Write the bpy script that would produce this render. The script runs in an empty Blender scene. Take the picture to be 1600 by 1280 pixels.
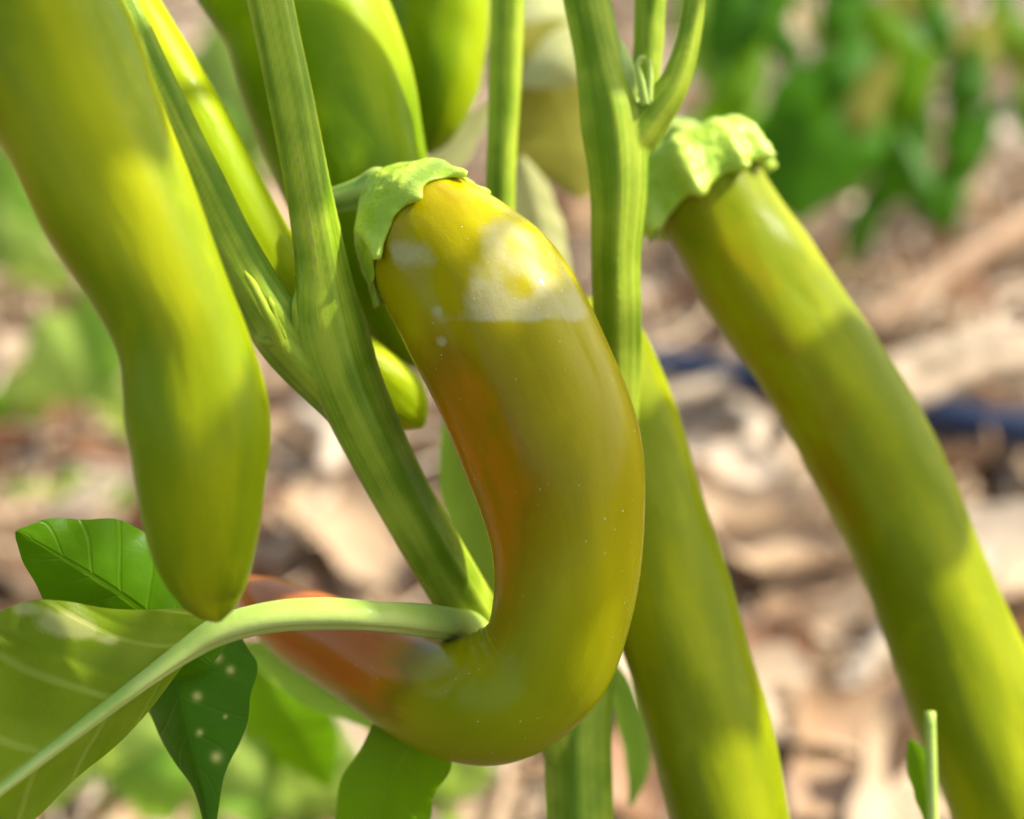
import bpy, math, random
import numpy as np
from mathutils import Vector, Matrix, noise as mnoise

random.seed(7); rng = np.random.default_rng(7)
R = math.radians
sc = bpy.context.scene
COL = sc.collection

# ------------------------------------------------------------------ camera
CAM_H, PITCH, LENS = 0.42, R(25.0), 67.5
CAM = Vector((0.0, 0.0, CAM_H))
FWD = Vector((0, math.cos(PITCH), -math.sin(PITCH)))
UPV = Vector((0, math.sin(PITCH), math.cos(PITCH)))
RGT = Vector((1, 0, 0))
cd = bpy.data.cameras.new('camera'); cam = bpy.data.objects.new('camera', cd); COL.objects.link(cam)
cam.location = CAM; cam.rotation_euler = (math.pi/2 - PITCH, 0, 0)
cd.lens = LENS; cd.sensor_width = 36.0; cd.clip_start = 0.01; cd.clip_end = 200
cd.dof.use_dof = True; cd.dof.focus_distance = 0.292; cd.dof.aperture_fstop = 10.0
sc.camera = cam

# ------------------------------------------------------------------ light
sun_cam = Vector((0.65, 0.73, 0.17)).normalized()            # right, up, towards the camera
SUN = (RGT*sun_cam.x + UPV*sun_cam.y - FWD*sun_cam.z).normalized()
EL = math.asin(SUN.z); AZ = math.atan2(SUN.x, SUN.y)
w = bpy.data.worlds.new('World'); sc.world = w; w.use_nodes = True
nt = w.node_tree; nt.nodes.clear()
sky = nt.nodes.new('ShaderNodeTexSky'); sky.sky_type = 'NISHITA'; sky.sun_disc = False
sky.sun_elevation = EL; sky.sun_rotation = AZ; sky.air_density = 1.0; sky.dust_density = 2.5
bg = nt.nodes.new('ShaderNodeBackground'); bg.inputs[1].default_value = 0.13
wo = nt.nodes.new('ShaderNodeOutputWorld')
nt.links.new(sky.outputs[0], bg.inputs[0]); nt.links.new(bg.outputs[0], wo.inputs[0])
sl = bpy.data.lights.new('sun', 'SUN'); sl.energy = 3.2; sl.angle = R(1.2); sl.color = (1.0, 0.95, 0.86)
so = bpy.data.objects.new('sun', sl); COL.objects.link(so)
so.rotation_euler = SUN.to_track_quat('Z', 'Y').to_euler(); so.location = SUN*3
sc.view_settings.view_transform = 'Standard'; sc.view_settings.look = 'None'
sc.view_settings.gamma = 1; sc.view_settings.use_curve_mapping = False
sc.view_settings.exposure = 1.42
sc.cycles.use_denoising = True
sc.cycles.max_bounces = 7; sc.cycles.diffuse_bounces = 4; sc.cycles.glossy_bounces = 2; sc.cycles.transmission_bounces = 4
sc.cycles.use_adaptive_sampling = True; sc.cycles.adaptive_threshold = 0.02
sc.cycles.sample_clamp_indirect = 6

# ------------------------------------------------------------------ helpers
K = 36.0/LENS/1600.0                                          # tangent of one photo pixel
def at(px, py, d):                                            # photo pixel + depth in cm -> point
    d *= 0.01
    return CAM + FWD*d + RGT*((px-800)*K*d) + UPV*((640-py)*K*d)
def pr(rpx, d): return rpx*K*d*0.01
def at_ground(px, py, z=0.0):
    v = FWD + RGT*((px-800)*K) + UPV*((640-py)*K)
    return CAM + v*((z-CAM.z)/v.z)
_F, _U = np.array(FWD), np.array(UPV)
def project(P):                                               # (n,3) -> photo pixels
    D = P - np.array(CAM); dep = D @ _F
    return np.stack([800 + D[:, 0]/dep/K, 640 - (D @ _U)/dep/K], 1)
def sstep(a, b, x):
    t = np.clip((x-a)/(b-a), 0, 1); return t*t*(3-2*t)

def set_props(o, label=None, cat=None, group=None, kind=None):
    for k, v in (('label', label), ('category', cat), ('group', group), ('kind', kind)):
        if v: o[k] = v
    return o
def root(name, loc, label, cat, group=None):
    o = bpy.data.objects.new(name, None); COL.objects.link(o); o.location = loc; o.empty_display_size = 0.01
    return set_props(o, label, cat, group)
def wloc(p):
    v = Vector(p.location)
    while p.parent: p = p.parent
    return v
def mesh_obj(name, V, F, mat, parent=None, attrs=None, smooth=True):
    V = np.asarray(V, dtype=float); m = bpy.data.meshes.new(name)
    m.from_pydata(V.tolist(), [], F if isinstance(F, list) else F.tolist()); m.update()
    if smooth: m.polygons.foreach_set('use_smooth', np.ones(len(m.polygons), dtype=bool))
    for k, a in (attrs or {}).items():
        a = np.asarray(a, dtype=np.float32)
        if a.ndim == 1:
            at_ = m.attributes.new(k, 'FLOAT', 'POINT'); at_.data.foreach_set('value', a)
        else:
            at_ = m.attributes.new(k, 'FLOAT_VECTOR', 'POINT'); at_.data.foreach_set('vector', a.ravel())
    m.materials.append(mat)
    o = bpy.data.objects.new(name, m); COL.objects.link(o)
    if parent is not None:
        o.parent = parent
        top = parent
        while top.parent: top = top.parent
        if parent is top: o.matrix_parent_inverse = Matrix.Translation(-Vector(top.location))
    return o
def spl(pts, n):                                              # smooth resample of rows (any columns), even in arc length of xyz
    P = np.asarray(pts, dtype=float); m = len(P)
    Q = np.vstack([2*P[0]-P[1], P, 2*P[-1]-P[-2]]); out = []
    for i in range(m-1):
        p0, p1, p2, p3 = Q[i], Q[i+1], Q[i+2], Q[i+3]
        t = np.linspace(0, 1, 40, endpoint=False)[:, None]
        out.append(0.5*((2*p1)+(p2-p0)*t+(2*p0-5*p1+4*p2-p3)*t**2+(3*p1-p0-3*p2+p3)*t**3))
    out = np.vstack(out+[P[-1:]])
    s = np.concatenate([[0], np.cumsum(np.linalg.norm(np.diff(out[:, :3], axis=0), axis=1))])
    u = np.linspace(0, s[-1], n)
    return np.stack([np.interp(u, s, out[:, k]) for k in range(out.shape[1])], 1), s[-1]
def pix(pts):                                                 # rows (px,py,d,rpx) -> rows (x,y,z,r)
    return [tuple(at(a, b, d)) + (pr(r, d),) for a, b, d, r in pts]
def frames(C, n0=None):
    T = np.gradient(C, axis=0); T /= np.linalg.norm(T, axis=1)[:, None]
    N = np.zeros_like(C); n = np.array(-FWD if n0 is None else n0, dtype=float)
    for i in range(len(C)):
        n = n - T[i]*(n @ T[i]); n /= np.linalg.norm(n); N[i] = n
    return T, N, np.cross(T, N)
def grid_faces(n, m, wrap=True):
    i = np.arange(n-1)[:, None]; j = np.arange(m if wrap else m-1)[None, :]
    j2 = (j+1) % m if wrap else j+1
    return np.stack(np.broadcast_arrays(i*m+j, i*m+j2, (i+1)*m+j2, (i+1)*m+j), -1).reshape(-1, 4)
def n3(p, s=1.0, o=0.0): return mnoise.noise(Vector((p[0]*s+o, p[1]*s-o, p[2]*s+o*.5)))
class Tube:
    def __init__(s, rows, n=120, m=48, shape=None, n0=None):
        P, s.L = spl(rows, n); s.C = P[:, :3]; s.r = np.maximum(P[:, 3], 1e-5); s.n, s.m = n, m
        s.T, s.N, s.B = frames(s.C, n0); s.u = np.linspace(0, 1, n)
        s.th = np.linspace(0, 2*math.pi, m, endpoint=False)
        s.shape = np.ones((n, m)) if shape is None else shape(s.u[:, None], s.th[None, :])
    def dirs(s): return s.N[:, None, :]*np.cos(s.th)[None, :, None] + s.B[:, None, :]*np.sin(s.th)[None, :, None]
    def verts(s): return (s.C[:, None, :] + s.dirs()*(s.r[:, None]*s.shape)[:, :, None]).reshape(-1, 3)
    def faces(s):
        n, m = s.n, s.m
        return grid_faces(n, m).tolist() + [list(range(m))[::-1], list(range((n-1)*m, n*m))]
    def co(s):
        k = np.stack([np.broadcast_to(np.cos(s.th)[None], (s.n, s.m)), np.broadcast_to(np.sin(s.th)[None], (s.n, s.m)),
                      np.broadcast_to((s.u*s.L*100)[:, None], (s.n, s.m))], -1).reshape(-1, 3)
        return k                                             # cos, sin, cm along

# ------------------------------------------------------------------ materials
class NT:
    def __init__(s, name):
        s.m = bpy.data.materials.new(name); s.m.use_nodes = True; s.t = s.m.node_tree; s.t.nodes.clear()
    def n(s, typ, **kw):
        nd = s.t.nodes.new('ShaderNode'+typ)
        for k, v in kw.items(): setattr(nd, k, v)
        return nd
    def l(s, a, b): s.t.links.new(a, b)
    def put(s, inp, v):
        if hasattr(v, 'is_linked') or hasattr(v, 'links'): s.l(v, inp)
        elif isinstance(v, (tuple, list)) and len(v) == 3 and inp.type == 'RGBA': inp.default_value = (*v, 1)
        else: inp.default_value = v
    def attr(s, name, vec=False):
        a = s.n('Attribute', attribute_name=name); return a.outputs['Vector' if vec else 'Fac']
    def math(s, op, a, b=None, c=None, clamp=False):
        nd = s.n('Math', operation=op, use_clamp=clamp); s.put(nd.inputs[0], a)
        if b is not None: s.put(nd.inputs[1], b)
        if c is not None: s.put(nd.inputs[2], c)
        return nd.outputs[0]
    def vmul(s, a, b):
        nd = s.n('VectorMath', operation='MULTIPLY'); s.put(nd.inputs[0], a); s.put(nd.inputs[1], b); return nd.outputs[0]
    def mix(s, f, a, b):
        nd = s.n('Mix', data_type='RGBA'); s.put(nd.inputs[0], f); s.put(nd.inputs[6], a); s.put(nd.inputs[7], b); return nd.outputs[2]
    def noise(s, vec, scale, detail=2.0, rough=0.5):
        nd = s.n('TexNoise'); nd.inputs['Scale'].default_value = scale; nd.inputs['Detail'].default_value = detail
        nd.inputs['Roughness'].default_value = rough
        if vec is not None: s.l(vec, nd.inputs['Vector'])
        return nd.outputs['Fac']
    def ramp(s, f, a, b):                                     # smooth step a..b
        nd = s.n('MapRange', interpolation_type='SMOOTHSTEP'); s.put(nd.inputs[0], f)
        nd.inputs[1].default_value = a; nd.inputs[2].default_value = b; return nd.outputs[0]
    def cramp(s, f, stops):
        nd = s.n('ValToRGB'); s.put(nd.inputs[0], f); e = nd.color_ramp.elements
        while len(e) < len(stops): e.new(0.5)
        for k, (p, c) in zip(e, stops): k.position = p; k.color = (*c, 1)
        return nd.outputs[0]
    def bump(s, h, strength, dist):
        nd = s.n('Bump'); nd.inputs['Strength'].default_value = strength; nd.inputs['Distance'].default_value = dist
        s.l(h, nd.inputs['Height']); return nd.outputs[0]
    def obj(s): return s.n('TexCoord').outputs['Object']
    def principled(s, col, rough=0.4, sss=0.0, rad=(1, 1, 1), scale=0.01, coat=0.0, nrm=None, spec=0.5, trans=None, tfac=0.0, crough=0.12):
        p = s.n('BsdfPrincipled'); s.put(p.inputs['Base Color'], col); s.put(p.inputs['Roughness'], rough)
        p.inputs['Specular IOR Level'].default_value = spec
        s.put(p.inputs['Coat Weight'], coat); p.inputs['Coat Roughness'].default_value = crough
        if sss:
            p.inputs['Subsurface Weight'].default_value = sss; p.inputs['Subsurface Radius'].default_value = rad
            p.inputs['Subsurface Scale'].default_value = scale
        if nrm is not None: s.l(nrm, p.inputs['Normal'])
        out = s.n('OutputMaterial'); sh = p.outputs[0]
        if trans is not None:
            t = s.n('BsdfTranslucent'); s.put(t.inputs[0], trans)
            if nrm is not None: s.l(nrm, t.inputs['Normal'])
            mx = s.n('MixShader'); s.put(mx.inputs[0], tfac); s.l(sh, mx.inputs[1]); s.l(t.outputs[0], mx.inputs[2]); sh = mx.outputs[0]
        s.l(sh, out.inputs[0]); return s.m

def pepper_mat(name, c_a, c_b, c_ripe=(0.50, 0.10, 0.004), seed=0.0, specks=False, rough=0.30, coat=0.25, sss=0.35, spec=0.06, streak=0.14):
    s = NT(name); co = s.attr('tubeco', True)
    v1 = s.n('VectorMath', operation='ADD'); s.l(co, v1.inputs[0]); v1.inputs[1].default_value = (seed, seed*.7, seed*1.3)
    lo = s.noise(s.vmul(v1.outputs[0], (0.8, 0.8, 0.22)), 1.0, 2.0, 0.45)
    st = s.noise(s.vmul(v1.outputs[0], (7.0, 7.0, 0.35)), 1.0, 3.0, 0.6)
    col = s.mix(s.ramp(lo, 0.36, 0.64), c_a, c_b)
    dk = tuple(x*0.72 for x in c_a)
    col = s.mix(s.math('MULTIPLY', s.ramp(st, 0.5, 0.8), streak), col, dk)
    mot = s.noise(s.vmul(v1.outputs[0], (2.6, 2.6, 1.5)), 1.0, 3.0, 0.5)
    col = s.mix(s.math('MULTIPLY', s.ramp(mot, 0.50, 0.75), 0.22), col, tuple(x*1.15 for x in c_b))
    ripe = s.attr('ripe')
    rn = s.math('ADD', ripe, s.math('MULTIPLY', s.math('SUBTRACT', s.noise(s.vmul(co, (2.2, 2.2, 0.9)), 1.0, 4.0, 0.6), 0.5), 0.55))
    rf = s.math('MULTIPLY', s.ramp(rn, 0.05, 1.1), s.ramp(ripe, 0.0, 0.35))
    mid = s.cramp(rf, [(0.0, (0.30, 0.205, 0.001)), (0.4, (0.25, 0.155, 0.001)), (0.75, (0.44, 0.16, 0.001)), (1.0, c_ripe)])
    col = s.mix(s.ramp(rf, 0.0, 0.4), col, mid)
    rg = rough
    if specks:
        col = s.mix(s.attr('green'), col, s.mix(lo, (0.18, 0.215, 0.002), (0.29, 0.295, 0.004)))
        sf = s.attr('sheen_paint')  # pale sheen of sky and sun, painted into the skin colour
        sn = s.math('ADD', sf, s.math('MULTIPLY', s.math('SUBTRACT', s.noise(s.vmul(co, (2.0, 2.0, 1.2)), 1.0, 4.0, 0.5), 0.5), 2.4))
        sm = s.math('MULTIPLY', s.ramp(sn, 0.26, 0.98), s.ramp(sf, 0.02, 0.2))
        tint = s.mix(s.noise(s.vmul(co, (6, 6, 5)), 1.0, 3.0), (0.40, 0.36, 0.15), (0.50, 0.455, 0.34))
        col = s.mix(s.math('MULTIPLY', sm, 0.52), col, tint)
        vo = s.n('TexVoronoi'); vo.inputs['Scale'].default_value = 1.0; vo.inputs['Randomness'].default_value = 1.0
        s.l(s.vmul(co, (8.5, 8.5, 6.5)), vo.inputs['Vector'])
        keep = s.math('MULTIPLY', s.math('GREATER_THAN', s.n_sep(vo.outputs['Color']), 0.45), s.ramp(s.noise(co, 0.9, 3.0), 0.38, 0.55))
        dots = s.math('MULTIPLY', s.math('SUBTRACT', 1.0, s.ramp(vo.outputs['Distance'], 0.05, 0.11)), keep)
        col = s.mix(s.math('MULTIPLY', dots, 0.65), col, (0.72, 0.66, 0.42))
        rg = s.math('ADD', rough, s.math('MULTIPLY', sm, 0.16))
    fine = s.noise(s.vmul(co, (26, 26, 18)), 1.0, 2.0)
    mid_ = s.noise(s.vmul(co, (2.2, 2.2, 0.8)), 1.0, 2.0)
    h = s.math('ADD', s.math('MULTIPLY', fine, 0.06), s.math('MULTIPLY', mid_, 0.6))
    coat = s.math('MULTIPLY', s.attr('gloss'), 0.20) if specks else coat
    return s.principled(col, rg, sss, (1.0, 0.75, 0.12), 0.006, coat, s.bump(h, 0.45, 0.0014), spec=spec, crough=.05)
def _sep(s, c):
    nd = s.n('SeparateColor'); s.l(c, nd.inputs[0]); return nd.outputs[0]
NT.n_sep = _sep

def stem_mat(name, light, dark, sc_=1.0):
    s = NT(name); o = s.obj()
    sco = s.attr('sco', True)
    st = s.math('ADD', s.math('MULTIPLY', s.attr('streak'), 0.55), s.math('MULTIPLY', s.noise(s.vmul(sco, (9, 9, .22)), 1.0, 4.0, 0.65), 0.45)); nz = s.noise(o, 120*sc_, 3.0)
    fin = s.noise(o, 900*sc_, 2.0)
    f = s.math('ADD', st, s.math('MULTIPLY', s.math('SUBTRACT', nz, 0.5), 0.7))
    col = s.mix(s.ramp(f, 0.22, 0.78), dark, light)
    col = s.mix(s.math('MULTIPLY', s.ramp(s.attr('cork'), 0.35, 0.9), 0.75), col, (0.34, 0.21, 0.09))
    h = s.math('ADD', s.math('MULTIPLY', st, 0.55), s.math('MULTIPLY', fin, 0.25))
    return s.principled(col, 0.42, 0.18, (1, .9, .15), 0.002, 0.04, s.bump(h, 0.5, 0.0006), spec=.10)
def leaf_mat(name, top, vein, trans, tfac=0.38, rough=0.42, nv=7.0, veins=0.6, spots=False, blotch=None, glare_paint=False):
    s = NT(name); lu, lv = s.attr('lu'), s.attr('lv')
    av = s.math('ABSOLUTE', lv)
    ph = s.math('SUBTRACT', s.math('MULTIPLY', lu, nv), s.math('MULTIPLY', s.math('POWER', av, 0.8), nv*0.17))
    wob = s.math('ADD', ph, s.math('MULTIPLY', s.noise(s.obj(), 60, 2.0), 0.25))
    fr = s.math('ABSOLUTE', s.math('SUBTRACT', s.math('FRACT', wob), 0.5))
    lat = s.math('SUBTRACT', 1.0, s.ramp(fr, 0.015, 0.085))
    midv = s.math('SUBTRACT', 1.0, s.ramp(av, 0.015, 0.06))
    vo = s.n('TexVoronoi', feature='DISTANCE_TO_EDGE'); vo.inputs['Scale'].default_value = 620; s.l(s.obj(), vo.inputs['Vector'])
    net = s.math('SUBTRACT', 1.0, s.ramp(vo.outputs['Distance'], 0.0, 0.12))
    vm = s.math('MAXIMUM', s.math('MULTIPLY', lat, 0.7), midv)
    nz = s.noise(s.obj(), 45, 4.0, 0.6)
    col = s.mix(s.ramp(nz, 0.3, 0.7), tuple(x*0.78 for x in top), tuple(min(1, x*1.2) for x in top))
    if blotch: col = s.mix(s.math('MULTIPLY', s.ramp(s.noise(s.obj(), 28, 4.0, .65), 0.52, 0.7), 0.7), col, blotch)
    col = s.mix(s.math('MULTIPLY', vm, veins), col, vein)
    col = s.mix(s.math('MULTIPLY', net, 0.07), col, vein)
    tr = s.mix(s.math('MULTIPLY', vm, 0.5*veins), trans, vein)
    if spots:
        sp = s.attr('spot'); col = s.mix(sp, col, (0.42, 0.44, 0.10)); tr = s.mix(sp, tr, (0.5, 0.5, 0.1))
    if glare_paint:  # cream sun glare on the glossy leaf, painted into its colour
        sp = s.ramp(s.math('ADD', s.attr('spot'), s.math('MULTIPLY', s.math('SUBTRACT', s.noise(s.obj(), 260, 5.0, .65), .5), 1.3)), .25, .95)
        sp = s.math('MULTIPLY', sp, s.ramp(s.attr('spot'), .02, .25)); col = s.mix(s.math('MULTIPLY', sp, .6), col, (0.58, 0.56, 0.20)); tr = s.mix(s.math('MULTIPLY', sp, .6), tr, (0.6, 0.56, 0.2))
    h = s.math('SUBTRACT', s.math('MULTIPLY', nz, 0.5), s.math('ADD', vm, s.math('MULTIPLY', net, 0.05)))
    return s.principled(col, rough, nrm=s.bump(h, 0.35, 0.0005), trans=tr, tfac=tfac, spec=0.07)

# ------------------------------------------------------------------ ground and litter
def ground_mat():
    s = NT('soil'); o = s.obj()
    col = s.cramp(s.noise(o, 22, 6.0, 0.65), [(0.3, (0.05, 0.028, 0.016)), (0.55, (0.13, 0.075, 0.045)), (0.75, (0.25, 0.16, 0.10))])
    return s.principled(col, 0.9, nrm=s.bump(s.noise(o, 60, 6.0, 0.7), 0.9, 0.01), spec=0.2)
gn = 120
gx = np.concatenate([-np.geomspace(12, 1.3, 10)[:-1], np.linspace(-1.3, 1.3, gn), np.geomspace(1.3, 12, 10)[1:]])
gy = np.concatenate([-np.geomspace(6, .2, 6), np.linspace(-.1, 3.2, gn), np.geomspace(3.2, 40, 12)[1:]])
GX, GY = np.meshgrid(gx, gy)
def ground_z(x, y): return 0.010*np.sin(x*9+1.3)*np.sin(y*7+.4) + 0.006*np.sin(x*23+y*17)
GV = np.stack([GX.ravel(), GY.ravel(), ground_z(GX, GY).ravel()], 1)
g = mesh_obj('ground', GV, grid_faces(len(gy), len(gx), False), ground_mat())
set_props(g, 'brown soil under the dry leaf mulch', None, None, 'structure')

def litter_mat(name='dry_litter', shift=1.0):
    s = NT(name); t = s.attr('tone'); o = s.obj()
    f = s.math('ADD', t, s.math('MULTIPLY', s.math('SUBTRACT', s.noise(o, 110, 4.0, 0.6), 0.5), 0.5))
    col = s.cramp(f, [(0.0, (0.085, 0.035, 0.016)), (0.25, (0.27, 0.13, 0.06)), (0.5, (0.42, 0.28, 0.15)), (0.75, (0.50, 0.37, 0.225)), (1.0, (0.62, 0.50, 0.345))])
    return s.principled(col, 0.6, nrm=s.bump(s.noise(o, 350, 3.0), 0.5, 0.001), spec=0.3, trans=col, tfac=0.18)
M_LIT = litter_mat()
def dry_leaf_geo(L, W, curl, roll, seed, nu=8, nv=5):
    r = random.Random(seed); u = np.linspace(0, 1, nu)[:, None]; v = np.linspace(-1, 1, nv)[None, :]
    hw = W*np.clip(np.sin(math.pi*np.clip(u, 0.02, 0.99))**0.75, 0.05, 1)*(1+0.18*np.sin(u*13+seed))
    a = curl*v*(0.6+0.8*u); x = hw*np.sin(a)/max(abs(curl), .1)*1.0; z = hw*(1-np.cos(a))/max(abs(curl), .1)
    y = L*(u-0.5) + 0*v; b = roll*(u-0.5)
    z2 = z + L*0.5*np.sin(b)*(u-0.5)*2*np.sign(roll+1e-6)*.6 + 0.07*L*np.sin(u*7+v*2+seed)*np.abs(v)
    return np.stack([x+0*u, y, z2], -1).reshape(-1, 3), grid_faces(nu, nv, False)
def rotm(rx, ry, rz): return np.array(Matrix.Rotation(rz, 3, 'Z') @ Matrix.Rotation(ry, 3, 'Y') @ Matrix.Rotation(rx, 3, 'X'))
def straw_geo(L, r, bend, seed, n=6):
    q = random.Random(seed); t = np.linspace(-.5, .5, n)
    C = np.stack([bend*L*(t*t*4-.3), L*t, 0.04*L*np.sin(t*5+seed)], 1)
    T, N, B = frames(C, (0, 0, 1)); th = np.linspace(0, 2*math.pi, 5, endpoint=False)
    rr = r*(1+.25*np.sin(t*11+seed))
    V = (C[:, None]+rr[:, None, None]*(N[:, None]*np.cos(th)[None, :, None]+.75*B[:, None]*np.sin(th)[None, :, None])).reshape(-1, 3)
    return V, grid_faces(n, 5)
protoL = [dry_leaf_geo(1, 0.26+0.08*(k % 4), 0.5+0.35*(k % 5), random.uniform(-2, 2), k) for k in range(14)]
protoS = [straw_geo(1, 0.022, random.uniform(-.18, .18), k) for k in range(8)]
Vs, Fs, Ts, off = [], [], [], 0
def litter_add(V, F, tone):
    global off
    Vs.append(V); Fs.append(F+off); Ts.append(np.full(len(V), tone)); off += len(V)
for k in range(16000):
    far = random.random()
    y = 0.42 + 2.7*random.random()**1.25; x = random.uniform(-1, 1)*(0.30+0.45*y)
    if k % 2 < 1:
        V, F = random.choice(protoL); L = random.uniform(0.02, 0.065); rx, ry = random.gauss(0, .38), random.gauss(0, .45)
        tone = min(1.0, max(0.02, random.gauss(0.56, 0.24))); zz = random.uniform(0.003, 0.022)
    else:
        V, F = random.choice(protoS); L = random.uniform(0.04, 0.16); rx, ry = random.gauss(0, .14), 0
        V = V*np.array([1, 1, 0.6]); tone = min(1.0, max(0.1, random.gauss(0.72, 0.18))); zz = random.uniform(0.012, 0.03)
    if y > 1.25: tone = min(1.0, tone+.18)
    litter_add((V*L) @ rotm(rx, ry, random.uniform(0, 6.283)).T + np.array([x, y, ground_z(x, y)+zz]), F, tone)
lit = mesh_obj('leaf_litter', np.vstack(Vs), np.vstack(Fs), M_LIT, None, {'tone': np.concatenate(Ts)})
set_props(lit, 'tan dry leaf and straw litter covering the ground', None, None, 'stuff')

LIT_G = 'larger dry pieces lying on the mulch'
def big_leaf(px, py, L, W, curl, roll, rot, tone, label, z=0.03):
    V, F = dry_leaf_geo(L, W, curl, roll, px, 18, 13); p = at_ground(px, py, z)
    M = rotm(*rot); V = V @ M.T + np.array(p)
    o = mesh_obj('dry_leaf', V, F, M_LIT, None, {'tone': np.full(len(V), tone)})
    set_props(o, label, 'dry leaf', LIT_G)
def stick(pa, pb, r, tone, label, za=0.03, zb=0.03, name='dry_stalk'):
    a, b = at_ground(*pa, za), at_ground(*pb, zb); mid = (a+b)/2+Vector((0.01, 0.006, 0.008))
    rows = [(*a, r*.8), (*a.lerp(mid, .6), r), (*mid, r*.95), (*mid.lerp(b, .6), r*1.05), (*b, r*.7)]
    t = Tube(rows, 40, 14, lambda u, th: 1+.10*np.sin(th*3+u*4)+.08*np.sin(u*31))
    o = mesh_obj(name, t.verts(), t.faces(), M_LIT, None, {'tone': np.full(t.n*t.m, tone)})
    set_props(o, label, 'dry stalk', LIT_G)
big_leaf(1195, 800, .11, .035, .5, .8, (.1, .1, 1.35), .82, 'broad cream dry leaf lying under the upper part of the mulch gap between two peppers')
big_leaf(1190, 860, .075, .03, 1.2, 1.0, (.2, -.2, 1.2), .62, 'orange tan dry leaf just below the broad cream leaf')
big_leaf(1265, 1015, .062, .016, 1.7, 1.6, (.2, .5, -.55), .66, 'curled orange dry leaf beside the lavender grey stalk')
big_leaf(1195, 1055, .06, .022, 1.0, .6, (.1, .2, .6), .30, 'dull grey brown dry leaf left of the curled orange leaf')
big_leaf(1275, 1140, .085, .026, .9, .7, (.15, -.2, 1.45), .80, 'pale cream dry leaf beneath the lavender grey stalk')
big_leaf(1320, 1195, .08, .026, 1.3, .9, (.2, .2, -.6), .45, 'rust brown dry leaf below the pale cream leaf')
big_leaf(1400, 1250, .07, .022, 1.1, .5, (.2, .3, -.35), .70, 'pinkish tan dry leaf beside the cut green weed stalk')
big_leaf(1010, 1060, .07, .03, .8, .5, (.1, .1, .9), .85, 'whitish dry leaf between the thick lower stem and the pepper behind it')
big_leaf(990, 1235, .05, .02, 1.2, .5, (.1, .1, .2), .32, 'red brown dry leaf at the foot of the thick lower stem')
big_leaf(1585, 900, .09, .03, .7, .5, (.1, -.1, 1.0), .85, 'bright cream dry leaf at the edge of the picture beside the long pepper')
big_leaf(540, 850, .075, .028, .9, .8, (.2, .1, .7), .55, 'peach coloured dry leaf in the mulch left of the slanting stem')
big_leaf(70, 700, .09, .032, 1.0, .7, (.1, .1, 1.2), .26, 'rust brown dry leaf below the round green seedlings')
stick((1392, 960), (1305, 1105), .0052, .88, 'lavender grey dry stalk slanting over the curled orange leaf', .055, .035)
stick((1350, 520), (1640, 330), .0085, .42, 'thick grey brown stalk slanting up behind the long pepper', .03, .05)
stick((1380, 585), (1640, 545), .0085, .80, 'pale pinkish stalk lying level above the blue pipe', .03, .03)
stick((1370, 650), (1640, 560), .007, .70, 'tan stalk crossing over the dark blue pipe', .045, .05)
stick((1010, 632), (1240, 615), .005, .82, 'thin straw coloured stalk lying level beneath the blue pipe', .035, .03)
stick((1150, 640), (1152, 755), .0055, .85, 'short upright tan stalk between two dark hollows', .035, .03)
stick((1230, 640), (1215, 740), .004, .7, 'thin brown stalk beside the short upright tan stalk', .03, .03)
stick((430, 870), (520, 760), .004, .8, 'thin straw stalk left of the slanting stem', .03, .035)
stick((470, 640), (500, 800), .005, .95, 'pale upright straw stalk left of the slanting stem', .03, .03)

s = NT('blue_pipe'); M_PIPE = s.principled(s.mix(s.noise(s.obj(), 40, 3.0), (0.005, 0.012, 0.032), (0.010, 0.022, 0.052)), 0.42, nrm=s.bump(s.noise(s.obj(), 200, 2.0), .2, .0004))
pts = [at_ground(a, b, .040) for a, b in ((700, 520), (900, 560), (1080, 580), (1250, 603), (1420, 640), (1560, 668), (1800, 700))]
t = Tube([(*p, .0095) for p in pts], 120, 24)
set_props(mesh_obj('irrigation_pipe', t.verts(), t.faces(), M_PIPE), 'dark blue plastic irrigation pipe lying across the mulch', 'pipe')

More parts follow.
